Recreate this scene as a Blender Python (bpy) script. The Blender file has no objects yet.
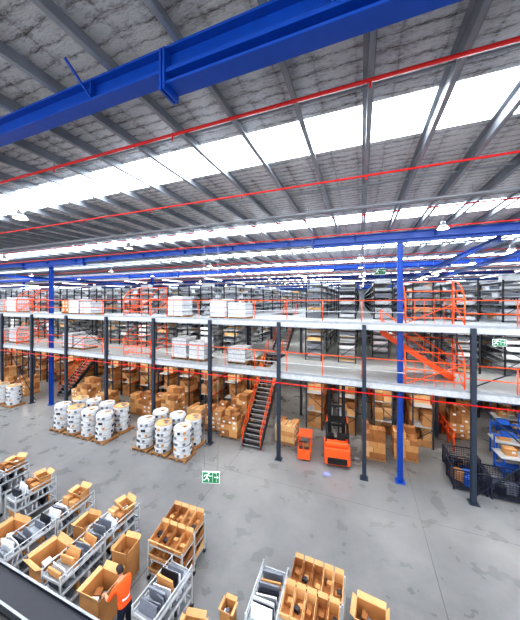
import bpy, math, random
from mathutils import Matrix, Vector, Euler
random.seed(7)
R=random.random
def U(a,b): return a+(b-a)*R()
sc=bpy.context.scene
try:
    sc.view_settings.view_transform='Standard'
    sc.view_settings.look='Medium High Contrast'
except Exception: pass

# ------------------------------------------------------------ materials
def lin(c):
    return tuple(((x/255)/12.92 if x/255<=0.04045 else ((x/255+0.055)/1.055)**2.4) for x in c)
def mat(name,rgb,rough=0.6,metal=0.0,var=0.12,scale=6.0,emit=0.0,bump=0.0,spec=0.5):
    m=bpy.data.materials.new(name); m.use_nodes=True
    nt=m.node_tree; b=nt.nodes['Principled BSDF']
    c=lin(rgb)
    b.inputs['Roughness'].default_value=rough; b.inputs['Metallic'].default_value=metal
    b.inputs['Specular IOR Level'].default_value=spec
    tc=nt.nodes.new('ShaderNodeTexCoord'); n=nt.nodes.new('ShaderNodeTexNoise')
    n.inputs['Scale'].default_value=scale; n.inputs['Detail'].default_value=3
    nt.links.new(tc.outputs['Object'],n.inputs['Vector'])
    r=nt.nodes.new('ShaderNodeValToRGB')
    r.color_ramp.elements[0].position=0.3; r.color_ramp.elements[1].position=0.7
    r.color_ramp.elements[0].color=(*[max(0,x*(1-var)) for x in c],1)
    r.color_ramp.elements[1].color=(*[min(1,x*(1+var)) for x in c],1)
    nt.links.new(n.outputs['Fac'],r.inputs['Fac']); nt.links.new(r.outputs['Color'],b.inputs['Base Color'])
    if emit>0:
        b.inputs['Emission Color'].default_value=(*c,1); b.inputs['Emission Strength'].default_value=emit
    if bump>0:
        bp=nt.nodes.new('ShaderNodeBump'); bp.inputs['Strength'].default_value=bump
        nt.links.new(n.outputs['Fac'],bp.inputs['Height']); nt.links.new(bp.outputs['Normal'],b.inputs['Normal'])
    return m
BLUE=mat('blue_steel',(6,68,160),0.4,var=.08)
ORANGE=mat('orange_paint',(238,88,28),0.5,var=.06)
RED=mat('red_pipe',(208,24,24),0.4,var=.06)
SLATE=mat('slate_steel',(32,44,60),0.5)
DARK=mat('dark_steel',(24,27,32),0.5)
BLACK=mat('black_rubber',(14,14,16),0.6)
GALV=mat('galvanised_steel',(150,155,162),0.4,metal=0.3,var=.12,scale=3)
PURL=mat('purlin_steel',(138,144,152),0.35,metal=0.35,var=.15,scale=3)
LGREY=mat('light_grey_paint',(182,186,190),0.5)
WHITE=mat('white_wrap',(204,207,211),0.35,var=.16,scale=9,bump=.3)
SATCH=mat('white_satchel',(226,229,234),0.4,var=.1,scale=12)
SATG=mat('grey_satchel',(104,109,120),0.45)
SATD=mat('dark_satchel',(26,29,40),0.45)
CARD=mat('cardboard',(190,138,86),0.75,var=.12,scale=3)
CARD2=mat('cardboard_light',(206,162,112),0.75,var=.1,scale=3)
CARD3=mat('cardboard_dark',(150,98,54),0.8,var=.14,scale=3)
TAPE=mat('packing_tape',(172,132,92),0.25)
WOOD=mat('pallet_wood',(154,112,72),0.8,var=.25,scale=10)
DECKU=mat('deck_panel',(158,161,163),0.6,var=.06)
GREEN=mat('sign_green',(0,118,72),0.4,var=.02,emit=.1)
SWHITE=mat('sign_white',(245,248,246),0.4,var=.01,emit=.15)
LAMP=mat('lamp_glow',(255,232,180),0.4,emit=9)
TUBE=mat('tube_glow',(255,252,245),0.4,emit=5)
SKYL=mat('skylight_panel',(240,247,255),0.5,var=.03,scale=2,emit=9)
SKIN=mat('skin',(200,145,115),0.5,var=.05)
HIVIS=mat('hivis_orange',(245,88,24),0.7,var=.06)
NAVY=mat('navy_cloth',(24,30,52),0.8)
HAIR=mat('dark_hair',(34,24,20),0.6)
BELT=mat('belt_rubber',(20,24,36),0.5)
PBLUE=mat('bin_blue',(30,92,186),0.5)
WALL=mat('wall_cladding',(196,202,208),0.6,var=.05,scale=1)

def floor_mat():
    m=bpy.data.materials.new('polished_concrete'); m.use_nodes=True
    nt=m.node_tree; b=nt.nodes['Principled BSDF']; L=nt.links.new
    tc=nt.nodes.new('ShaderNodeTexCoord')
    n=nt.nodes.new('ShaderNodeTexNoise'); n.inputs['Scale'].default_value=.3; n.inputs['Detail'].default_value=9; n.inputs['Roughness'].default_value=.68
    L(tc.outputs['Object'],n.inputs['Vector'])
    r=nt.nodes.new('ShaderNodeValToRGB'); r.color_ramp.elements[0].position=.3; r.color_ramp.elements[1].position=.72
    r.color_ramp.elements[0].color=(*lin((94,95,97)),1); r.color_ramp.elements[1].color=(*lin((142,142,142)),1)
    L(n.outputs['Fac'],r.inputs['Fac'])
    mp=nt.nodes.new('ShaderNodeMapping'); mp.inputs['Location'].default_value=(-2.05+80,-1.0+80,0)
    L(tc.outputs['Object'],mp.inputs['Vector'])
    br=nt.nodes.new('ShaderNodeTexBrick'); br.offset=0; br.inputs['Scale'].default_value=1
    br.inputs['Brick Width'].default_value=8; br.inputs['Row Height'].default_value=10; br.inputs['Mortar Size'].default_value=.012
    L(mp.outputs['Vector'],br.inputs['Vector'])
    mx=nt.nodes.new('ShaderNodeMixRGB'); mx.inputs['Color2'].default_value=(*lin((66,68,72)),1)
    L(br.outputs['Fac'],mx.inputs['Fac']); L(r.outputs['Color'],mx.inputs['Color1']); L(mx.outputs['Color'],b.inputs['Base Color'])
    n2=nt.nodes.new('ShaderNodeTexNoise'); n2.inputs['Scale'].default_value=1.2; n2.inputs['Detail'].default_value=5
    L(tc.outputs['Object'],n2.inputs['Vector'])
    mr=nt.nodes.new('ShaderNodeMapRange'); mr.inputs['To Min'].default_value=.18; mr.inputs['To Max'].default_value=.42
    L(n2.outputs['Fac'],mr.inputs['Value']); L(mr.outputs['Result'],b.inputs['Roughness'])
    return m
FLOOR=floor_mat()

def foil_mat():
    m=bpy.data.materials.new('foil_insulation'); m.use_nodes=True
    nt=m.node_tree; b=nt.nodes['Principled BSDF']; L=nt.links.new
    tc=nt.nodes.new('ShaderNodeTexCoord')
    def noise(sx,sy,scale,det,rough):
        mp=nt.nodes.new('ShaderNodeMapping'); mp.inputs['Scale'].default_value=(sx,sy,1); L(tc.outputs['Object'],mp.inputs['Vector'])
        n=nt.nodes.new('ShaderNodeTexNoise'); n.inputs['Scale'].default_value=scale; n.inputs['Detail'].default_value=det; n.inputs['Roughness'].default_value=rough
        L(mp.outputs['Vector'],n.inputs['Vector']); return n
    def M(op,a,b_=None,c=None):
        n=nt.nodes.new('ShaderNodeMath'); n.operation=op
        for i,v in enumerate((a,b_,c)):
            if v is None: continue
            if isinstance(v,(int,float)): n.inputs[i].default_value=v
            else: L(v,n.inputs[i])
        return n.outputs[0]
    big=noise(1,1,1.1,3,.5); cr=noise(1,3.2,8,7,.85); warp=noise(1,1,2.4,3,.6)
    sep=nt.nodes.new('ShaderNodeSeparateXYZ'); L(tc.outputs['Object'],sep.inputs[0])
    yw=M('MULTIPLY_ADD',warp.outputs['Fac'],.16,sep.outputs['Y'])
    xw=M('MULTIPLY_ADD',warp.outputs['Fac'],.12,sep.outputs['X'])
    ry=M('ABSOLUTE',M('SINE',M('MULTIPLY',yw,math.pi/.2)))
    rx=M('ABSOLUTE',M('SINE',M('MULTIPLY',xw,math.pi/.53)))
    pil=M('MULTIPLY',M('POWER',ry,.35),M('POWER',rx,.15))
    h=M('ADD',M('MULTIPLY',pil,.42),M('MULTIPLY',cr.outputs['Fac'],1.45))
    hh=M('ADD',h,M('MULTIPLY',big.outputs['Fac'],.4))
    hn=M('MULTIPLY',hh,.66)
    r=nt.nodes.new('ShaderNodeValToRGB')  # foil highlights and dark crease shading painted into base colour by height
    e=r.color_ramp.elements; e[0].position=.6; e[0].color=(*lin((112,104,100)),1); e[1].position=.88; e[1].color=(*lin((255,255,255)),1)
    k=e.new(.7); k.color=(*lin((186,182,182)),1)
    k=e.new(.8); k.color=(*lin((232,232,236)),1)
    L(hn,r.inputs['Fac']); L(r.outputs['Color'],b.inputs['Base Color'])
    b.inputs['Metallic'].default_value=.15; b.inputs['Roughness'].default_value=.22
    bp=nt.nodes.new('ShaderNodeBump'); bp.inputs['Strength'].default_value=1; bp.inputs['Distance'].default_value=.09
    L(h,bp.inputs['Height']); L(bp.outputs['Normal'],b.inputs['Normal'])
    return m
FOIL=foil_mat()

# ------------------------------------------------------------ mesh builder
class MB:
    def __init__(s): s.v=[];s.f=[];s.m=[];s.sm=[];s.mats=[];s.M=Matrix.Identity(4)
    def mi(s,m):
        if m not in s.mats: s.mats.append(m)
        return s.mats.index(m)
    def addv(s,pts):
        n=len(s.v); s.v+= [tuple(s.M@Vector(p)) for p in pts]; return n
    def face(s,idx,mat,sm=False): s.f.append(idx); s.m.append(s.mi(mat)); s.sm.append(sm)
    def poly(s,pts,mat):
        n=s.addv(pts); s.face(list(range(n,n+len(pts))),mat)
    def hexa(s,p,mat):
        n=s.addv(p)
        for q in ((0,3,2,1),(4,5,6,7),(0,1,5,4),(1,2,6,5),(2,3,7,6),(3,0,4,7)): s.face([n+i for i in q],mat)
    def box(s,x,y,z,sx,sy,sz,mat,rz=0,tx=0,ty=0):
        hx,hy=sx/2,sy/2
        P=[Vector(p) for p in ((-hx,-hy,0),(hx,-hy,0),(hx,hy,0),(-hx,hy,0),(-hx,-hy,sz),(hx,-hy,sz),(hx,hy,sz),(-hx,hy,sz))]
        if rz or tx or ty:
            E=Euler((tx,ty,rz)).to_matrix(); P=[E@p for p in P]
        s.hexa([p+Vector((x,y,z)) for p in P],mat)
    def bar(s,p,q,w,h,mat):
        p=Vector(p);q=Vector(q);d=(q-p).normalized()
        up=Vector((0,0,1)) if abs(d.z)<.99 else Vector((0,1,0))
        a=d.cross(up).normalized()*w/2; b=a.cross(d).normalized()*h/2
        s.hexa([p-a-b,p+a-b,p+a+b,p-a+b,q-a-b,q+a-b,q+a+b,q-a+b],mat)
    def cyl(s,p,q,r,mat,n=10,r2=None,caps=True):
        p=Vector(p);q=Vector(q);d=(q-p).normalized(); r2=r if r2 is None else r2
        up=Vector((0,0,1)) if abs(d.z)<.99 else Vector((0,1,0))
        a=d.cross(up).normalized(); b=a.cross(d).normalized()
        c=[(math.cos(2*math.pi*i/n),math.sin(2*math.pi*i/n)) for i in range(n)]
        k=s.addv([p+a*x*r+b*y*r for x,y in c]+[q+a*x*r2+b*y*r2 for x,y in c])
        for i in range(n):
            j=(i+1)%n; s.face([k+i,k+j,k+n+j,k+n+i],mat,True)
        if caps:
            s.face([k+i for i in range(n)][::-1],mat); s.face([k+n+i for i in range(n)],mat)
    def carton(s,x,y,z,sx,sy,sz,rz=0,m=None):
        m=m or random.choice((CARD,CARD2,CARD,CARD3))
        s.box(x,y,z,sx,sy,sz,m,rz=rz)
        s.box(x,y,z+sz,sx*.99,.06,.003,TAPE,rz=rz)
        if R()<.6:
            E=Euler((0,0,rz)).to_matrix(); o=E@Vector((U(-.2,.2)*sx,-sy/2-.002,0))
            s.box(x+o.x,y+o.y,z+sz*.4,min(.14,sx*.4),.003,min(.1,sz*.4),SATCH,rz=rz)
    def opencarton(s,x,y,z,sx,sy,sz,rz=0,m=None,fill=True,fl=.55):
        m=m or CARD; M0=s.M.copy(); s.M=M0@Matrix.Translation((x,y,z))@Matrix.Rotation(rz,4,'Z')
        t=.012
        s.box(0,0,0,sx,sy,t,m)
        for k in (-1,1):
            s.box(k*(sx/2-t/2),0,0,t,sy,sz,m); s.box(0,k*(sy/2-t/2),0,sx,t,sz,m)
            fa=U(.3,1.1); L=fl*sy
            s.hexa([(-sx/2,k*sy/2,sz),(sx/2,k*sy/2,sz),(sx/2,k*(sy/2+L*math.sin(fa)),sz+L*math.cos(fa)),(-sx/2,k*(sy/2+L*math.sin(fa)),sz+L*math.cos(fa)),
                    (-sx/2,k*(sy/2+.01),sz-.006),(sx/2,k*(sy/2+.01),sz-.006),(sx/2,k*(sy/2+L*math.sin(fa)+.01),sz+L*math.cos(fa)-.006),(-sx/2,k*(sy/2+L*math.sin(fa)+.01),sz+L*math.cos(fa)-.006)],CARD2)
            fa=U(.4,1.3); L=fl*sx*.7
            s.hexa([(k*sx/2,-sy/2,sz),(k*sx/2,sy/2,sz),(k*(sx/2+L*math.sin(fa)),sy/2,sz+L*math.cos(fa)),(k*(sx/2+L*math.sin(fa)),-sy/2,sz+L*math.cos(fa)),
                    (k*(sx/2+.01),-sy/2,sz-.006),(k*(sx/2+.01),sy/2,sz-.006),(k*(sx/2+L*math.sin(fa)+.01),sy/2,sz+L*math.cos(fa)-.006),(k*(sx/2+L*math.sin(fa)+.01),-sy/2,sz+L*math.cos(fa)-.006)],CARD2)
        if fill:
            for i in range(6):
                s.box(U(-.28,.28)*sx,U(-.28,.28)*sy,sz*U(.35,.6),sx*.3,sy*.25,sz*.12,random.choice((SATCH,SATG,CARD3,SATD)),rz=U(0,3),tx=U(-.3,.3))
        s.M=M0
    def mesh(s,name):
        me=bpy.data.meshes.new(name); me.from_pydata(s.v,[],s.f)
        for m in s.mats: me.materials.append(m)
        me.polygons.foreach_set('material_index',s.m); me.polygons.foreach_set('use_smooth',s.sm); me.update()
        return me
    def build(s,name,loc=(0,0,0),rz=0,parent=None,bevel=0):
        o=bpy.data.objects.new(name,s.mesh(name)); sc.collection.objects.link(o); o.location=loc; o.rotation_euler=(0,0,rz)
        if parent: o.parent=parent
        if bevel:
            b=o.modifiers.new('bevel','BEVEL'); b.width=bevel; b.segments=2; b.limit_method='ANGLE'
        return o
def inst(me,name,loc,rz=0,sx=1):
    o=bpy.data.objects.new(name,me); sc.collection.objects.link(o); o.location=loc; o.rotation_euler=(0,0,rz); o.scale=(sx,1,1); return o

# ------------------------------------------------------------ shell
XL,XR,YB,YF=-80,26,-12,76
RZ=11.2
b=MB(); b.box((XL+XR)/2,(YB+YF)/2,-.2,XR-XL,YF-YB,.2,FLOOR); b.build('floor')
b=MB(); b.box(XL-.1,(YB+YF)/2,0,.2,YF-YB,RZ,WALL)
for i in range(80): b.box(XL+.03,YB+1.1*i,0,.05,.1,RZ,WALL)
b.build('wall_left')
b=MB(); b.box(XR+.1,(YB+YF)/2,0,.2,YF-YB,RZ,WALL)
for i in range(80): b.box(XR-.03,YB+1.1*i,0,.05,.1,RZ,WALL)
b.build('wall_right')
b=MB(); b.box((XL+XR)/2,YF+.1,0,XR-XL,.2,RZ,WALL)
for i in range(96): b.box(XL+1.1*i,YF-.03,0,.1,.05,RZ,WALL)
b.build('wall_back')
sky=[-6.6,-.7,5.2,11.0,17,23,29,35,41,47,53,59,65,71]; sw=.58
b=MB(); prev=YB; cx=(XL+XR)/2; W=XR-XL; WI=W-.4
for y in sky:
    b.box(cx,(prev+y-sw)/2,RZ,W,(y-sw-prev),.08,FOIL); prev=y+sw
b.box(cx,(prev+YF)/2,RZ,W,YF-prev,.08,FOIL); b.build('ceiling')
for y in sky:
    b=MB(); b.box(cx,y,RZ,W,2*sw,.05,SKYL)
    b.build('skylight')
b=MB(); x=.1-1.06*60
while x<XR-.2:
    b.box(x,(YB+YF)/2,RZ-.2,.012,YF-YB,.195,PURL)
    b.box(x+.035,(YB+YF)/2,RZ-.205,.07,YF-YB,.012,PURL)
    b.box(x-.035,(YB+YF)/2,RZ-.014,.07,YF-YB,.012,PURL)
    b.box(x+.07,(YB+YF)/2,RZ-.205,.01,YF-YB,.03,PURL)
    x+=1.06
for y in [-4,0.6,4.1,7.6,9.6,15.5,20,27,31,38]:
    b.box(cx,y,RZ-.12,WI,.03,.03,GALV)
b.build('roof_purlins')

def ibeam(b,x0,x1,y,z0,z1,w,m=BLUE):
    cx=(x0+x1)/2;L=x1-x0
    b.box(cx,y,z0,L,w,.03,m); b.box(cx,y,z1-.03,L,w,.03,m); b.box(cx,y,z0+.03,L,.02,z1-z0-.06,m)
beamY=[2.58,13.0,23.4,33.8,44.2,54.6,65]
for bi,y in enumerate(beamY):
    b=MB(); ibeam(b,XL+.2,XR-.2,y,10.7,RZ-.21,.2)
    for x0,x1 in ((-2.2,6.2),(-25.5,-18.5)):
        ibeam(b,x0,x1,y,10.54,10.7,.22)
        for xx in (x0,x1):
            b.box(xx,y,10.47,.03,.26,.49,BLUE); b.box(xx+.05,y,10.47,.03,.26,.49,BLUE)
            for k in range(4): b.box(xx,y-.09+.18*(k%2),10.52+.25*(k//2),.1,.03,.03,BLUE)
    x=-38.4
    while x<XR-1:
        b.box(x,y,10.73,.02,.18,RZ-.21-10.76,BLUE)
        b.bar((x,y-.07,10.74),(x,y-.42,RZ-.2),.025,.025,BLUE)
        x+=3.18
    b.build('roof_beam')
for (x,ys) in ((1.62,beamY[1:]),(-22.1,beamY[1:]),(-46,beamY[1:])):
    for y in ys:
        b=MB()
        b.box(x-.1,y,0,.02,.22,10.6,BLUE); b.box(x+.1,y,0,.02,.22,10.6,BLUE); b.box(x,y,0,.2,.02,10.6,BLUE)
        b.box(x,y,0,.4,.4,.03,BLUE)
        b.build('portal_column')
for x in (5.3,7.9,-34):
    b=MB(); 
    b.box(x,28.2,10.35,.2,29.6,.03,BLUE); b.box(x,28.2,10.58,.2,29.6,.03,BLUE); b.box(x,28.2,10.38,.02,29.6,.2,BLUE); b.build('roof_strut')
b=MB()
for i,(y,r) in enumerate([(3.72,.026),(6.55,.024),(9.5,.024),(12.1,.022),(15.6,.026),(18.7,.026),(21.7,.026),(25,.03),(28.4,.03),(32,.03),(36,.03),(40,.03),(45,.03),(50,.03)]):
    z=10.88
    b.cyl((XL+.2,y,z),(XR-.2,y,z),r,RED,8)
    x=-60.3
    while x<XR-.3:
        b.cyl((x,y,z-.1),(x,y,z),.016,RED,6); b.cyl((x,y,z),(x,y,RZ-.2),.008,GALV,5)
        x+=3.18
b.build('sprinkler_pipes')
b=MB()
for y in (8.3,14.8,26,39):
    b.box(cx,y,10.72,WI,.12,.02,GALV); b.box(cx,y-.06,10.72,WI,.01,.05,GALV); b.box(cx,y+.06,10.72,WI,.01,.05,GALV)
    x=-60.9
    while x<XR-.3:
        b.cyl((x,y,10.73),(x,y,RZ-.2),.006,GALV,5); x+=4.24
b.build('cable_trays')
b=MB()
b.cyl((0,0,0),(0,0,.1),.19,LGREY,20,r2=.12); b.cyl((0,0,.1),(0,0,.24),.08,GALV,14); b.cyl((0,0,-.012),(0,0,0),.17,LAMP,20); b.cyl((0,0,.24),(0,0,.75),.01,GALV,6)
hb=b.mesh('highbay_lamp')
pos=[(-9.5,4.75),(-10.2,9.3),(2.63,10.6)]
for y in (16.4,21.2,29.8,37,48,57):
    for x in (-50,-40,-31,-20,-10.2,0,6.9,16): pos.append((x,y))
for x in (-20,-30,-40): pos.append((x,9.2))
for x,y in pos: inst(hb,'highbay_lamp',(x,y,RZ-.76))
b=MB(); b.box(0,0,.03,.16,2.4,.06,LGREY); b.box(0,0,0,.1,2.3,.03,TUBE)
for yy in (-1,1): b.cyl((0,yy,.09),(0,yy,1.3),.006,GALV,5)
lt=b.mesh('linear_luminaire')
for x in (-41.7,-33.9,-26.1,-18.3,-14.4,-10.5,-3.67,.23,4.1,8.05):
    for y in (17.5,22,27.5,32): inst(lt,'linear_luminaire',(x,y,9.55))

# ------------------------------------------------------------ mezzanine
MY=12.75; Z1=4.3; Z2=6.9; MX0,MX1=-55.85,12.15; MYB=58
mc=[.15+4*k for k in range(-14,4)]
b=MB()
def slab(z,holes):
    xs=sorted([MX0,MX1]+[h[0] for h in holes]+[h[1] for h in holes])
    for a,c in zip(xs[:-1],xs[1:]):
        h=[h for h in holes if abs(h[0]-a)<1e-6 and abs(h[1]-c)<1e-6]
        if h:
            h=h[0]; b.box((a+c)/2,(MY+h[2])/2,z-.05,c-a,h[2]-MY,.05,DECKU); b.box((a+c)/2,(MYB+h[3])/2,z-.05,c-a,MYB-h[3],.05,DECKU)
        else: b.box((a+c)/2,(MY+MYB)/2,z-.05,c-a,MYB-MY,.05,DECKU)
slab(Z1,[(-6.3,-4.7,13.6,17.4),(-23.9,-22.3,14.6,18.6)]); slab(Z2,[(-6.3,-4.7,18.6,22.0)])
for z in (Z1,Z2):
    b.box((MX0+MX1)/2,MY-.02,z-.24,MX1-MX0,.06,.23,LGREY)
    b.box((MX0+MX1)/2,MY-.05,z-.26,MX1-MX0,.1,.02,SLATE)
    b.box((MX0+MX1)/2,MY-.02,z,MX1-MX0,.02,.1,GALV)
    for y in (18,23.5,29,34.5,40,45.5,51,56.5):
        b.box((MX0+MX1)/2,y,z-.35,MX1-MX0,.12,.3,SLATE)
    x=MX0+.3
    while x<MX1:
        if not (z==Z1 and (-6.5<x<-4.5 or -24.1<x<-22.1)) and not(z==Z2 and -6.5<x<-4.5):
            b.box(x,(MY+34)/2,z-.2,.06,34-MY,.15,GALV)
        x+=1.0
for x in mc:
    for y in (MY,18,23.5,29,40):
        if y==MY: b.box(x,y-.1,0,.17,.17,Z2-.02,SLATE); b.box(x,y-.1,0,.34,.34,.03,SLATE)
        else: b.box(x,y,0,.15,.15,Z2-.02,SLATE)
b.build('mezzanine')
gates=[(1.8,3.9),(-14.4,-12.2),(-26,-24)]
b=MB()
for z in (Z1,Z2):
    segs=[];xs=MX0
    for a,c in sorted(gates): segs.append((xs,a));xs=c
    segs.append((xs,MX1))
    for a,c in segs:
        for h in (.55,1.08): b.cyl((a,MY,z+h),(c,MY,z+h),.022,ORANGE if (a>1 or a<-20 or h>1) else LGREY,6)
        n=max(1,int((c-a)/1.6))
        for i in range(n+1): b.cyl((a+(c-a)*i/n,MY,z),(a+(c-a)*i/n,MY,z+1.08),.022,ORANGE,6)
b.build('guard_rail')
def gate(x0,x1,z):
    b=MB(); w=x1-x0
    for xx in (0,w):
        b.cyl((xx,0,0),(xx,0,1.15),.03,ORANGE,8); b.cyl((xx,1.5,0),(xx,1.5,1.15),.03,ORANGE,8)
        b.cyl((xx,0,1.15),(xx,1.5,1.15),.026,ORANGE,8); b.cyl((xx,0,.6),(xx,1.5,.6),.02,ORANGE,8)
        pts=[(xx,1.5-1.5*math.cos(t),1.0+.95*math.sin(t)) for t in [i*math.pi/2/6 for i in range(7)]]
        for p,q in zip(pts[:-1],pts[1:]): b.cyl(p,q,.026,ORANGE,7)
        b.cyl((xx,1.5,1.15),(xx,1.5,1.95),.026,ORANGE,7)
        b.cyl((xx,.75,1.15),(xx,1.5,1.95),.018,ORANGE,7)
        b.cyl((xx,0,.1),(xx,1.5,1.1),.018,ORANGE,7)
    for (y,zz) in ((0,.35),(0,.75),(0,1.1),(.2,1.47),(1.5,1.95)):
        b.cyl((0,y,zz),(w,y,zz),.022,ORANGE,7)
    for i in range(1,6): b.cyl((w*i/6,0,.1),(w*i/6,0,1.1),.009,ORANGE,6)
    b.cyl((0,0,.1),(w,0,1.1),.02,ORANGE,6)
    b.build('pallet_gate',(x0,MY,z))
for a,c in gates:
    for z in (Z1,Z2): gate(a,c,z)
b=MB()
for z,y in ((Z1-.42,MY-.25),(Z1-.5,15.2),(Z1-.5,20),(Z2-.5,16)):
    b.cyl((MX0,y,z),(MX1,y,z),.026,RED,8)
    x=MX0+1
    while x<MX1: b.cyl((x,y,z-.09),(x,y,z),.015,RED,6); b.cyl((x,y,z),(x,y,z+.3),.01,RED,6); x+=2.4
b.build('deck_sprinkler_pipes')
b=MB()
for x0,x1,z0,z1 in ((4.15,8.15,0,Z1-.3),(4.15,8.15,Z1+.1,Z2-.3),(-19.85,-15.85,Z1+.1,Z2-.3),(-27.85,-23.85,0,Z1-.3)):
    b.cyl((x0+.1,MY+.15,z0+.1),(x1-.1,MY+.15,z1),.025,SLATE,6); b.cyl((x0+.1,MY+.2,z1),(x1-.1,MY+.2,z0+.1),.025,SLATE,6)
b.build('cross_brace')
def stairs(x,y0,y1,z0,z1,w=1.05,S=DARK,rz=0):
    b=MB(); n=int((z1-z0)/.19); 
    for k in (-1,1):
        b.bar((k*w/2,0,.05),(k*w/2,y1-y0,z1-z0-.12),.05,.26,S)
        p=(k*w/2,0,.98);q=(k*w/2,y1-y0,z1-z0+.95)
        b.cyl(p,q,.026,ORANGE,8); b.cyl((k*w/2,0,.55),(k*w/2,y1-y0,z1-z0+.5),.02,ORANGE,8)
        for i in range(6):
            t=i/5; b.cyl((k*w/2,(y1-y0)*t,(z1-z0)*t),(k*w/2,(y1-y0)*t,(z1-z0)*t+.97),.02,ORANGE,8)
    for i in range(1,n+1):
        t=i/n; b.box(0,(y1-y0)*(t-.5/n),(z1-z0)*t-.04,w-.05,.27,.035,DARK); b.box(0,(y1-y0)*(t-.5/n)-.13,(z1-z0)*t-.04,w-.05,.03,.04,GALV)
    b.build('staircase',(x,y0,z0),rz)
stairs(-5.5,13.0,17.3,0,Z1); stairs(-23.1,14.4,18.5,0,Z1); stairs(-5.5,18.4,21.9,Z1,Z2)
stairs(4.0,14.9,17.9,Z1,Z2-.4,1.0,ORANGE,rz=math.pi/2)

# ------------------------------------------------------------ racks
cards=(CARD,CARD2,CARD3,CARD)
def rackmesh(name,L,H,tiers,kind,seed):
    random.seed(seed); b=MB(); w=.95; bay=2.7; nb=int(L/bay); fr=SLATE if kind=='g' else DARK
    for i in range(nb+1):
        for k in (-1,1): b.box(k*w/2,i*bay,0,.07,.07,H,fr)
        b.bar((-w/2,i*bay,.3),(w/2,i*bay,1.0),.03,.03,fr)
        if H>2.5: b.bar((w/2,i*bay,1.4),(-w/2,i*bay,2.2),.03,.03,fr)
    for t in range(tiers+(0 if kind=='g' else 1)):
        z=H/tiers*t if kind=='g' else .08+(H-.12)/tiers*t
        top=(kind!='g' and t==tiers)
        if z>.05:
            for k in (-1,1): b.box(k*w/2,nb*bay/2,z-.06,.04,nb*bay,.06,ORANGE if kind=='g' else LGREY)
            b.box(0,nb*bay/2,z-.02,w-.05,nb*bay,.02,LGREY)
        gap=(H/tiers)-.15
        if top: gap=.35
        y=.1
        while y<nb*bay-.5:
            if kind=='g':
                d=U(.35,.75)
                if R()<.9:
                    for k in (-1,1):
                        h=0
                        while h<gap-.25:
                            hh=min(U(.25,.5),gap-h); 
                            if R()<.86: b.box(k*.25+U(-.03,.03),y+d/2,max(z,0)+h+.002,.46,d*.94,hh,random.choice(cards))
                            h+=hh+.002
                y+=d+.04
            else:
                d=U(.25,.5)
                if R()<(.72 if not top else .25):
                    m=random.choice((WHITE,SATCH,SATG,LGREY,LGREY,SATCH,CARD2,WHITE,SATG)); 
                    b.box(U(-.03,.03),y+d/2,z+.002,.84,d*.93,gap*U(.35,.85),m)
                y+=d+.05
    return b.mesh(name)
gm=[rackmesh('shelving_rack',40,3.3,3,'g',s) for s in (1,2,3)]
um=[rackmesh('shelving_rack',40,2.0,5,'u',s) for s in (4,5,6)]
um2=[rackmesh('shelving_rack',38,2.1,5,'u',s) for s in (7,8,9)]
random.seed(11)
x=-53.4;i=0
while x<12:
    if not (-6.9<x<-4.1) and not (-24.4<x<-21.5):
        inst(gm[i%3],'shelving_rack',(x,16.4 if x<4 else 22,0))
        inst(um[i%3],'shelving_rack',(x,16.2 if not 1<x<4.2 else 18.5,Z1))
    if not (-6.9<x<-4.1): inst(um2[i%3],'shelving_rack',(x,16.4,Z2))
    x+=1.95;i+=1

# ------------------------------------------------------------ pallets
def pallet(b,w=1.15,d=1.15):
    for k in (-1,0,1): b.box(k*(w/2-.06),0,0,.1,d,.1,WOOD)
    for k in range(6): b.box(0,-d/2+.08+k*(d-.16)/5,.1,w,.12,.025,WOOD)
    return .125
def pallet_cartons(name,h,seed):
    random.seed(seed); b=MB(); z=pallet(b); t=z
    while t<h:
        hh=U(.24,.36); nx=random.choice((2,3,3)); ny=random.choice((2,3))
        for i in range(nx):
            for j in range(ny):
                if t+hh<h or R()<.6:
                    b.carton((i+.5-nx/2)*1.1/nx,(j+.5-ny/2)*1.1/ny,t,1.1/nx*.97,1.1/ny*.97,hh-.005,rz=U(-.03,.03))
        t+=hh
    return b.mesh(name)
pc=[pallet_cartons('pallet_of_cartons',h,s) for h,s in ((1.5,21),(1.1,22),(1.9,23),(.8,24))]
def wrapped(seed):
    random.seed(seed); b=MB(); z=pallet(b,1.0,1.0)
    for i in range(5):
        ox,oy=U(-.03,.03),U(-.03,.03); r=U(.43,.47); h=.28
        b.cyl((ox,oy,z),(ox,oy,z+.04),r*.9,WHITE,20,r2=r); b.cyl((ox,oy,z+.04),(ox,oy,z+h-.07),r,WHITE,20,caps=False)
        b.cyl((ox,oy,z+h-.07),(ox,oy,z+h-.02),r,WHITE,20,r2=r*.88); b.cyl((ox,oy,z+h-.02),(ox,oy,z+h),r*.84,SATG,20)
        for a in (.3,.9,1.7,2.4,3.3,4.1,4.7,5.4):
            a+=U(-.3,.3); b.box(ox+r*math.cos(a),oy+r*math.sin(a),z+.07,.03,.13,.12,random.choice((SATG,SATD,CARD,SATG)),rz=a)
        z+=h
    b.cyl((0,0,z),(0,0,z+.03),.42,WHITE if seed%2 else CARD2,20)
    for q in range(3): b.box(U(-.2,.2),U(-.2,.2),z+.03,.2,.14,.02,random.choice((SATG,CARD3,CARD2)),rz=U(0,3))
    return b.mesh('wrapped_roll_pallet')
wr=[wrapped(s) for s in (31,32,33)]
random.seed(5)
for i in range(4):
    for j in range(2):
        inst(wr[(i+j)%3],'wrapped_roll_pallet',(-17.3+1.2*i,10.85+1.12*j,0),rz=U(-.05,.05))
for i in range(3):
    for j in range(2):
        inst(wr[(i+2*j)%3],'wrapped_roll_pallet',(-10.9+1.2*i,11.1+1.12*j,0) if not(i==2 and j==1) else (-8.62,12.2,0))
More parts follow.
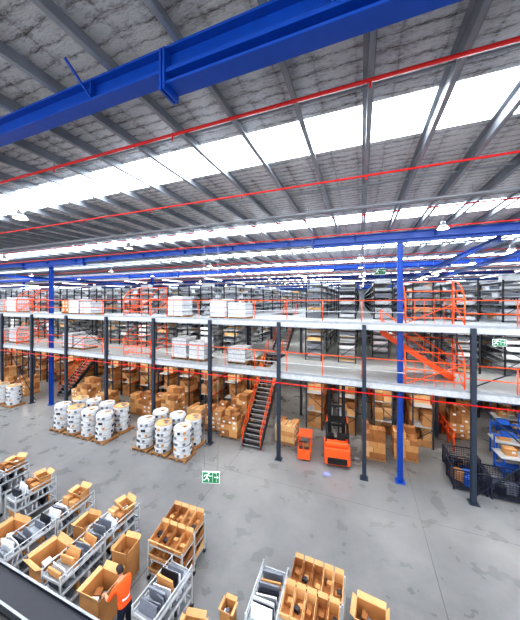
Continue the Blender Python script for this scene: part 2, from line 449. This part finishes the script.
def bulk(seed,h):
    random.seed(seed); b=MB(); z=pallet(b)
    for i in range(2):
        for j in range(2): b.box(-.27+.54*i,-.27+.54*j,z,.53,.53,h*U(.93,1),WHITE)
    for k in range(3): b.box(0,0,z+h*(.2+.3*k),1.1,1.1,.03,SATG)
    return b.mesh('wrapped_bulk_pallet')
bk=[bulk(41,1.05),bulk(42,.85),bulk(43,1.25)]
for z,xs in ((Z2,(-20.3,-19,-10.9,-7.8,-6.6,-28.3,-31.5,-34,-38,8.5)),(Z1,(-21,-19.7,-10.6,-9.3,-6.7,-28,-30,-33,-37,-41))):
    for k,x in enumerate(xs): inst(bk[k%3],'wrapped_bulk_pallet',(x,14.0 if not(z==Z1 and x>-7) else 14.2,z))
inst(pc[3],'pallet_of_cartons',(-22,14.6,Z2))
for k,(x,y) in enumerate([(-13.2,14.2),(-14.6,14.5),(-11.8,14.4),(-9.9,14.6),(-8.4,14.4),(-7.1,14.0),(-7.1,15.4),(-3.9,14.6),(.6,14.8),(2.1,15.3),(-19.2,13.9),(-20.6,14.4),(-26.5,13.8),(-28,13.7),(-29.6,13.7),(-17.8,14.3),(5.4,18.6),(6.0,20.2),(4.6,20.6),(-31.5,13.8),(-34,13.8),(-36,13.8)]):
    inst(pc[k%4],'pallet_of_cartons',(x,y,0),rz=random.choice((0,math.pi/2))+U(-.05,.05))
for x,y in ((-24.6,11.9),(-26,11.8),(-27.4,11.9)): inst(wr[1],'wrapped_roll_pallet',(x,y,0))

# ------------------------------------------------------------ reach truck
root=bpy.data.objects.new('reach_truck',None); sc.collection.objects.link(root); root.location=(-1.1,13.5,0); root.rotation_euler=(0,0,.12)
b=MB(); b.box(0,-.15,.12,1.2,.9,.85,ORANGE); b.box(0,-.45,.97,1.1,.3,.28,ORANGE); b.build('body',parent=root,bevel=.09)
b=MB(); b.box(0,-.62,.2,.9,.03,.3,BLACK); b.box(.25,-.1,.97,.5,.5,.12,BLACK); b.box(.25,-.3,1.05,.5,.12,.5,BLACK); b.box(-.3,.1,.97,.35,.3,.3,DARK)
b.cyl((-.3,.0,1.27),(-.3,-.02,1.33),.14,BLACK,16); b.build('seat_and_console',parent=root,bevel=.02)
b=MB()
for sx in (-.52,.52):
    b.bar((sx,-.52,1.2),(sx*.92,-.35,2.1),.06,.08,BLACK); b.bar((sx,.3,.9),(sx*.92,.28,2.1),.06,.08,BLACK); b.bar((sx*.92,-.38,2.1),(sx*.92,.3,2.1),.06,.06,ORANGE)
for i in range(7): b.bar((-.48,-.36+i*.11,2.1),(.48,-.36+i*.11,2.1),.03,.05,BLACK)
b.box(.45,-.5,1.3,.12,.06,.08,RED); b.build('overhead_guard',parent=root)
b=MB()
for sx in (-.38,.38):
    b.box(sx,.55,.1,.09,.14,3.9,DARK); b.box(sx*.78,.6,.3,.07,.12,3.75,BLACK); b.cyl((sx*.55,.62,.2),(sx*.55,.62,2.6),.035,GALV,8)
for z in (.5,1.5,2.5,3.9): b.box(0,.55,z,.8,.08,.09,DARK)
b.box(0,.75,.3,.8,.05,.5,BLACK)
for sx in (-.25,.25): b.box(sx,1.2,.18,.1,.9,.04,DARK)
b.build('mast',parent=root)
b=MB()
for sx in (-.55,.55):
    b.box(sx,.95,.08,.14,1.6,.16,ORANGE); b.cyl((sx-.06,1.6,.1),(sx+.06,1.6,.1),.1,BLACK,16); b.cyl((sx-.05,-.2,.14),(sx+.05,-.2,.14),.14,BLACK,16)
b.build('support_legs',parent=root)
sp=bpy.data.lights.new('blue_spot','SPOT'); sp.energy=1100; sp.color=(.08,.2,1); sp.spot_size=.14; sp.spot_blend=.4; sp.shadow_soft_size=.03
so=bpy.data.objects.new('truck_safety_light',sp); sc.collection.objects.link(so); so.location=(-.85,12.85,2.2)
so.rotation_euler=(Vector((-1.45,12.35,0))-so.location).to_track_quat('-Z','Y').to_euler()
root=bpy.data.objects.new('pallet_truck',None); sc.collection.objects.link(root); root.location=(-2.65,13.1,0); root.rotation_euler=(0,0,.1)
b=MB(); b.box(0,-.1,.1,.62,.28,.5,ORANGE); b.box(0,-.12,.6,.5,.2,.06,BLACK); b.build('power_unit',parent=root,bevel=.05)
b=MB()
for sx in (-.2,.2): b.box(sx,.7,.1,.16,1.2,.06,ORANGE); b.cyl((sx-.05,1.2,.06),(sx+.05,1.2,.06),.06,BLACK,12)
b.bar((0,-.2,.5),(0,-.55,1.15),.05,.05,ORANGE); b.bar((-.18,-.57,1.17),(.18,-.57,1.17),.04,.05,BLACK); b.cyl((-.06,-.1,.11),(.06,-.1,.11),.11,BLACK,14)
b.build('forks_and_tiller',parent=root)
b=MB(); b.box(0,.7,.16,.7,.9,.03,WOOD); b.box(0,.7,.95,.7,.8,.04,ORANGE)
for sx in (-.3,.3):
    for sy in (.35,1.05): b.box(sx,sy,.19,.04,.04,.76,ORANGE)
b.build('load_stand',parent=root)

# ------------------------------------------------------------ cages and benches (right)
def cage(x,y,rz=0):
    b=MB(); w,d,h=1.15,.95,.85
    for sx in (-w/2,w/2):
        for sy in (-d/2,d/2): b.box(sx,sy,0,.05,.05,h,NAVY)
    for z in (.12,h):
        for s in (-1,1): b.bar((-w/2,s*d/2,z),(w/2,s*d/2,z),.04,.04,NAVY); b.bar((s*w/2,-d/2,z),(s*w/2,d/2,z),.04,.04,NAVY)
    for i in range(1,12):
        for s in (-1,1):
            b.box(-w/2+w*i/12,s*d/2,.12,.012,.012,h-.12,NAVY)
            if i<10: b.box(s*w/2,-d/2+d*i/10,.12,.012,.012,h-.12,NAVY)
    for i in range(1,8):
        for s in (-1,1): b.box(0,s*d/2,.12+i*.09,w,.012,.012,NAVY); b.box(s*w/2,0,.12+i*.09,.012,d,.012,NAVY)
    b.box(0,0,.1,w,d,.03,DARK)
    for i in range(6): b.box(U(-.35,.35),U(-.25,.25),.13,.3,.25,U(.2,.5),random.choice((CARD,SATD,PBLUE,SATG)),rz=U(0,1))
    b.build('mesh_cage',(x,y,0),rz)
cage(4.25,13.75);cage(5.5,13.65);cage(4.4,14.9,.05);cage(6.75,13.7)
def bench(x,y,rz=0):
    b=MB()
    for sx in (-.9,.9):
        for sy in (-.4,.4): b.box(sx,sy,0,.06,.06,.85,PBLUE)
    b.box(0,0,.85,2,.9,.05,LGREY); b.box(0,0,.25,1.9,.8,.03,PBLUE)
    for sx in (-.9,.9): b.box(sx,.4,.9,.05,.05,.7,PBLUE)
    b.box(0,.38,1.55,1.9,.25,.03,PBLUE); b.carton(-.5,0,.9,.45,.35,.3); b.carton(.4,.1,.9,.4,.4,.22); b.box(.85,-.1,.9,.3,.3,.12,SATCH)
    b.carton(.2,0,.28,.5,.4,.35); b.box(-.45,.3,1.58,.5,.2,.22,PBLUE)
    b.build('packing_bench',(x,y,0),rz)
for i,(x,y) in enumerate([(6.9,15.4),(7.3,16.9),(9.2,18.6),(8.6,20.3),(11.2,20.3),(10.2,16.6),(9.8,14.6)]): bench(x,y,.05*(-1)**i)
b=MB()
for x in (0,1,2,3): b.cyl((x,0,0),(x,0,1.0),.05,ORANGE,10)
for z in (.5,.95): b.bar((0,0,z),(3,0,z),.05,.2,ORANGE)
bm=b.mesh('safety_barrier'); inst(bm,'safety_barrier',(4.6,16.6,0),rz=1.57)

# ------------------------------------------------------------ foreground packing area
def satchels(b,x0,x1,y0,y1,z,h=.34):
    y=y0
    while y<y1:
        n=max(1,int((x1-x0)/.28))
        for i in range(n):
            if R()<.88:
                m=random.choice((SATCH,SATCH,SATCH,SATG,SATG,SATD,CARD)) 
                w=(x1-x0)/n*.9; cx=x0+(x1-x0)*(i+.5)/n; hh=h*U(.6,1.2); tl=U(-.3,.3)
                b.box(cx,y,z,w,U(.02,.05),hh,m,tx=tl,rz=U(-.15,.15))
        y+=U(.07,.13)
def cart(x,y,rz=0,seed=0,boxes=False,d=1.25):
    random.seed(100+seed); b=MB(); w,h=.66,1.0
    for sx in (-w/2,w/2):
        for sy in (-d/2,d/2):
            b.box(sx,sy,.12,.04,.04,h-.12,LGREY); b.cyl((sx-.02,sy,.06),(sx+.02,sy,.06),.06,BLACK,12); b.box(sx,sy,.1,.03,.05,.05,GALV)
        b.cyl((sx,-d/2,h+.1),(sx,d/2,h+.1),.016,LGREY,6)
        for sy in (-d/2,d/2): b.box(sx,sy,h,.035,.035,.12,LGREY)
    for z in (.22,.6,h-.1):
        b.box(0,0,z,w,d,.025,GALV)
        for s in (-1,1): b.box(s*w/2,0,z,.02,d,.07,LGREY); b.box(0,s*d/2,z,w,.02,.07,LGREY)
    satchels(b,-w/2+.06,w/2-.06,-d/2+.1,d/2-.08 if not boxes else -.15,h-.07,h=.28)
    satchels(b,-w/2+.06,w/2-.06,-d/2+.1,d/2-.08,.63,h=.22)
    satchels(b,-w/2+.06,w/2-.06,-d/2+.1,d/2-.08,.25,h=.26)
    if boxes:
        b.opencarton(0,.36,h-.07,.44,.36,.28,m=CARD,rz=U(-.2,.2),fl=.45); b.carton(-.13,.03,h-.07,.26,.2,.3); b.carton(.16,.03,h-.07,.24,.2,.22)
    b.build('packing_cart',(x,y,0),rz)
def bigcarton(x,y,w,d,h,rz=0,seed=0,fl=.35):
    random.seed(200+seed); b=MB(); b.opencarton(0,0,0,w,d,h,m=CARD,fl=fl); b.build('open_carton',(x,y,0),rz)
def binrack(x,y,rz=0,seed=0,cols=4,w=1.25):
    random.seed(300+seed); b=MB(); d=.55
    for sx in (-w/2,w/2):
        for sy in (-d/2,d/2): b.box(sx,sy,.1,.04,.04,1.0 if sy<0 else 1.1,LGREY); b.cyl((sx-.02,sy,.06),(sx+.02,sy,.06),.06,BLACK,12)
    for t,z in enumerate((.2,.6,1.0)):
        b.box(0,0,z-.03,w,d,.025,LGREY)
        for i in range(cols):
            bx=-w/2+w*(i+.5)/cols; bw=w/cols*.88; m=random.choice((CARD,CARD2,CARD3))
            M0=b.M.copy(); b.M=M0@Matrix.Translation((bx,0,z))
            b.box(0,0,0,bw,d*.95,.01,CARD3); b.box(0,d*.46,0,bw,.012,.25,m); b.box(0,-d*.46,0,bw,.012,.12,m)
            for k in (-1,1):
                xx=k*bw/2; b.hexa([(xx-.006,-d*.46,0),(xx+.006,-d*.46,0),(xx+.006,d*.46,0),(xx-.006,d*.46,0),(xx-.006,-d*.46,.12),(xx+.006,-d*.46,.12),(xx+.006,d*.46,.25),(xx-.006,d*.46,.25)],m)
            b.box(0,-d*.46,.12,bw,.01,.12,CARD2,tx=.9)
            b.box(0,d*.46,.25,bw,.01,.1,CARD2,tx=-.4)
            b.M=M0
            for q in range(2): b.box(bx+U(-.05,.05),U(-.1,.12),z+.015,bw*.5,.1,U(.05,.1),random.choice((CARD3,SATD,CARD)),rz=U(-.3,.3))
    b.build('bin_rack',(x,y,0),rz)
cart(-13.7,6.35,.05,1,True)
cart(-11.5,6.1,-.05,3,True);cart(-12.7,4.95,0.05,4)
cart(-9.3,6.05,.04,5,True);cart(-9.28,4.75,0,6)
cart(-7.35,6.2,-.04,7,True);cart(-7.3,4.9,.03,8)
cart(-15.8,6.3,0,15,True)
binrack(-5.2,6.85,.02,1,w=1.15); binrack(-5.1,6.15,.0,4,w=1.15); cart(-4.45,5.1,-.05,9)
binrack(-1.0,6.5,-.03,2,5); cart(-2.05,5.9,.03,11); binrack(-1.05,5.8,-.02,3,5)
bigcarton(-10.4,4.9,.7,.7,.7,.1,1,.25); bigcarton(-8.3,4.85,.7,.7,.75,-.1,2,.25); bigcarton(-6.1,4.72,.62,.65,.85,.05,3,.25)
bigcarton(-6.35,5.7,.5,.5,.9,.1,4,.25); bigcarton(-3.6,5.0,.5,.5,.5,.2,5,.25); bigcarton(-3.05,5.75,.3,.32,.45,0,6,.25); bigcarton(.22,6.7,.66,.5,.6,-.1,7,.25)
bigcarton(-8.32,5.95,.5,.55,.8,.1,8,.25)
b=MB(); x0,x1=-22,-2.6; yc=3.8
b.box((x0+x1)/2,yc,.88,x1-x0,.5,.05,BELT)
for s in (-1,1):
    b.box((x0+x1)/2,yc+s*.28,.8,x1-x0,.04,.18,BELT); b.box((x0+x1)/2,yc+s*.28,.98,x1-x0,.045,.015,GALV)
x=x0+.4
while x<x1:
    for s in (-1,1): b.box(x,yc+s*.28,0,.06,.06,.82,DARK)
    b.box(x,yc,.4,.05,.55,.05,DARK); x+=1.8
b.box((x0+x1)/2,yc,.62,x1-x0,.5,.04,DARK)
for xx in (x0,x1): b.cyl((xx,yc-.26,.86),(xx,yc+.26,.86),.06,BELT,14)
b.build('belt_conveyor')

# ------------------------------------------------------------ exit signs
def exit_sign(x,y,z,rz,w=.6,h=.36,top=None):
    b=MB(); t=.03
    b.box(0,0,0,w,t,h,SWHITE); b.box(0,-t/2-.001,.015,w-.03,.004,h-.03,GREEN)
    Y=-t/2-.006; f=w/.45*.9
    def q(x0,z0,x1,z1,wd): b.bar((x0*f,Y,z0*f),(x1*f,Y,z1*f),.006,wd*f,SWHITE)
    q(.05,.05,.05,.31,.018); q(.16,.05,.16,.12,.018); q(.16,.24,.16,.31,.018); q(.04,.31,.17,.31,.018)
    ox=-.12
    b.cyl(((ox+.06)*f,Y-.002,.29*f),((ox+.06)*f,Y+.003,.29*f),.03*f,SWHITE,14)
    q(ox+.04,.25,ox-.01,.16,.045); q(ox+.04,.245,ox+.10,.20,.018); q(ox+.10,.20,ox+.15,.22,.016)
    q(ox+.02,.245,ox-.06,.23,.018); q(ox-.06,.23,ox-.08,.18,.016)
    q(ox-.01,.16,ox+.06,.12,.028); q(ox+.06,.12,ox+.05,.055,.022); q(ox-.01,.16,ox-.05,.10,.028); q(ox-.05,.10,ox-.1,.09,.022)
    q(.09,.18,.18,.18,.022); b.poly([(.17*f,Y-.003,.23*f),(.17*f,Y-.003,.13*f),(.225*f,Y-.003,.18*f)],SWHITE)
    if top:
        for sx in (-w*.4,w*.4): b.cyl((sx,0,h),(sx,0,top-z),.006,GALV,6)
    b.build('exit_sign',(x,y,z),rz)
exit_sign(-4.15,6.75,2.56,.3,w=.52,h=.34,top=RZ-.2)
exit_sign(4.9,12.5,6.25,0,w=.42,h=.26,top=6.64)
exit_sign(1.0,16.0,9.4,0,top=RZ-.2)

# ------------------------------------------------------------ worker
def _sd(p,a,b):
    d=b-a; t=max(0,min(1,(p-a).dot(d)/d.dot(d))); return (p-(a+d*t)).length
def worker(x,y,rz):
    root=bpy.data.objects.new('warehouse_worker',None); sc.collection.objects.link(root); root.location=(x,y,0); root.rotation_euler=(0,0,rz)
    V=[];E=[];Rr=[];T=[]
    def add(p,r,par,tag):
        V.append(p);Rr.append(r);T.append(tag)
        if par is not None:E.append((par,len(V)-1))
        return len(V)-1
    pel=add((0,0,.96),.125,None,'t'); sp=add((0,.04,1.12),.12,pel,'s'); ch=add((0,.09,1.32),.14,sp,'s'); nk=add((0,.13,1.47),.06,ch,'s'); hd=add((0,.165,1.56),.05,nk,'k')
    for k in (-1,1):
        sh=add((k*.17,.1,1.41),.066,ch,'s'); el=add((k*.24,.22,1.17),.046,sh,'s'); mid=add((k*.22,.33,1.12),.04,el,'k'); wr_=add((k*.17,.44,1.08),.028,mid,'k'); pa=add((k*.16,.51,1.06),.03,wr_,'k')
        hp=add((k*.095,.0,.88),.092,pel,'t'); kn=add((k*.11,.03,.5),.062,hp,'t'); an=add((k*.11,-.02,.11),.042,kn,'t'); to=add((k*.12,.14,.045),.04,an,'b')
    me=bpy.data.meshes.new('b'); me.from_pydata(V,E,[]); o=bpy.data.objects.new('tmp',me); sc.collection.objects.link(o)
    o.modifiers.new('s','SKIN'); s=o.modifiers.new('u','SUBSURF'); s.levels=2
    for i,r in enumerate(Rr): me.skin_vertices[0].data[i].radius=(r,r)
    me.skin_vertices[0].data[0].use_root=True
    bpy.context.view_layer.update(); ev=o.evaluated_get(bpy.context.evaluated_depsgraph_get()); nm=bpy.data.meshes.new_from_object(ev)
    bpy.data.objects.remove(o)
    nm.materials.clear()
    for m in (HIVIS,SKIN,NAVY,BLACK): nm.materials.append(m)
    P=[Vector(v) for v in V]; mp={'s':0,'k':1,'t':2,'b':3}
    for p in nm.polygons:
        c=p.center; e=min(E,key=lambda e:_sd(c,P[e[0]],P[e[1]])); tg=T[e[1]]
        if c.z<.98: tg='b' if tg=='b' else 't'
        elif tg=='t': tg='s'
        if c.y>.3 and tg=='s': tg='k'
        p.material_index=mp[tg]; p.use_smooth=True
    ob=bpy.data.objects.new('body',nm); sc.collection.objects.link(ob); ob.parent=root
    for k in (-1,1):
        V2=[];E2=[];R2=[]
        for i,(dx,l) in enumerate(((-.03,.068),(-.01,.078),(.01,.073),(.03,.058))):
            n=len(V2); bx=k*.16+dx
            V2+=[(bx,.515,1.06),(bx,.515+l*.6,1.05),(bx,.515+l,1.025),(bx,.515+l*1.1,1.0)]; R2+=[.01,.009,.008,.007]; E2+=[(n,n+1),(n+1,n+2),(n+2,n+3)]
        n=len(V2); V2+=[(k*.16-k*.02,.48,1.06),(k*.16-k*.055,.52,1.045),(k*.16-k*.06,.55,1.025)]; R2+=[.012,.01,.008]; E2+=[(n,n+1),(n+1,n+2)]
        me=bpy.data.meshes.new('fingers'); me.from_pydata(V2,E2,[]); me.materials.append(SKIN); fo=bpy.data.objects.new('fingers',me); sc.collection.objects.link(fo); fo.parent=root
        fo.modifiers.new('s','SKIN'); fo.modifiers.new('u','SUBSURF').levels=1
        for i,r in enumerate(R2): me.skin_vertices[0].data[i].radius=(r,r)
        for i in (0,4,8,12,16): me.skin_vertices[0].data[i].use_root=True
    import bmesh
    bm=bmesh.new(); bmesh.ops.create_uvsphere(bm,u_segments=24,v_segments=16,radius=1)
    for v in bm.verts:
        t=v.co.z; wx=.078*(1-.22*max(0,-t)); v.co=Vector((v.co.x*wx,v.co.y*(.097-.012*max(0,-t)),t*.118))
    me=bpy.data.meshes.new('head'); bm.to_mesh(me); bm.free(); me.materials.append(SKIN); me.materials.append(HAIR)
    for p in me.polygons:
        p.use_smooth=True; c=p.center
        p.material_index=1 if (c.z>.055 or (c.y<0.01 and c.z>-.04)) else 0
    h=bpy.data.objects.new('head',me); sc.collection.objects.link(h); h.parent=root; h.location=(0,.19,1.645); h.rotation_euler=(-.35,0,0)
    b=MB(); b.cyl((0,.085,.01),(0,.112,-.022),.008,SKIN,8,r2=.015)
    for k in (-1,1): b.cyl((k*.03,.08,.012),(k*.03,.092,.012),.012,SWHITE,10); b.cyl((k*.03,.09,.012),(k*.03,.0935,.012),.006,BLACK,8); b.cyl((k*.07,0,0),(k*.088,-.01,0),.024,SKIN,10)
    b.bar((-.022,.087,-.055),(.022,.087,-.055),.006,.008,RED); b.build('face',parent=h)
    b=MB()
    for i in range(24):
        a=2*math.pi*i/24; a2=2*math.pi*(i+1)/24
        b.poly([(.128*math.cos(a),.045+.125*math.sin(a),1.12),(.128*math.cos(a2),.045+.125*math.sin(a2),1.12),(.13*math.cos(a2),.05+.127*math.sin(a2),1.165),(.13*math.cos(a),.05+.127*math.sin(a),1.165)],SATCH)
    b.build('reflective_band',parent=root)
worker(-5.1,4.55,1.45)

# ------------------------------------------------------------ lights
def area(name,loc,sx,sy,e,col=(1,1,1),rot=(0,0,0)):
    l=bpy.data.lights.new(name,'AREA'); l.shape='RECTANGLE'; l.size=sx; l.size_y=sy; l.energy=e; l.color=col
    o=bpy.data.objects.new(name,l); sc.collection.objects.link(o); o.location=loc; o.rotation_euler=rot
for y in (-.7,5.2,11,17,29): area('skylight_light',(-14,y,RZ-.01),70,.9,2100,(.97,.99,1))
for z in (Z1,Z2):
    for y in (15.6,22,30): area('under_deck_fill',(-14,y,z-.4),50,.12,850,(1,.96,.9))  # added fill strips that brighten the space below each deck
w=bpy.data.worlds.new('World'); sc.world=w; w.use_nodes=True
bg=w.node_tree.nodes['Background']; bg.inputs[0].default_value=(.97,.98,1,1); bg.inputs[1].default_value=2.4

# ------------------------------------------------------------ camera
c=bpy.data.cameras.new('Camera'); co=bpy.data.objects.new('Camera',c); sc.collection.objects.link(co); sc.camera=co
co.location=(0,0,8); co.rotation_euler=(math.pi/2,0,math.radians(21))
c.sensor_fit='HORIZONTAL'; c.sensor_width=36; c.lens=262/520*36; c.shift_y=-10/520; c.clip_end=400; c.clip_start=.05
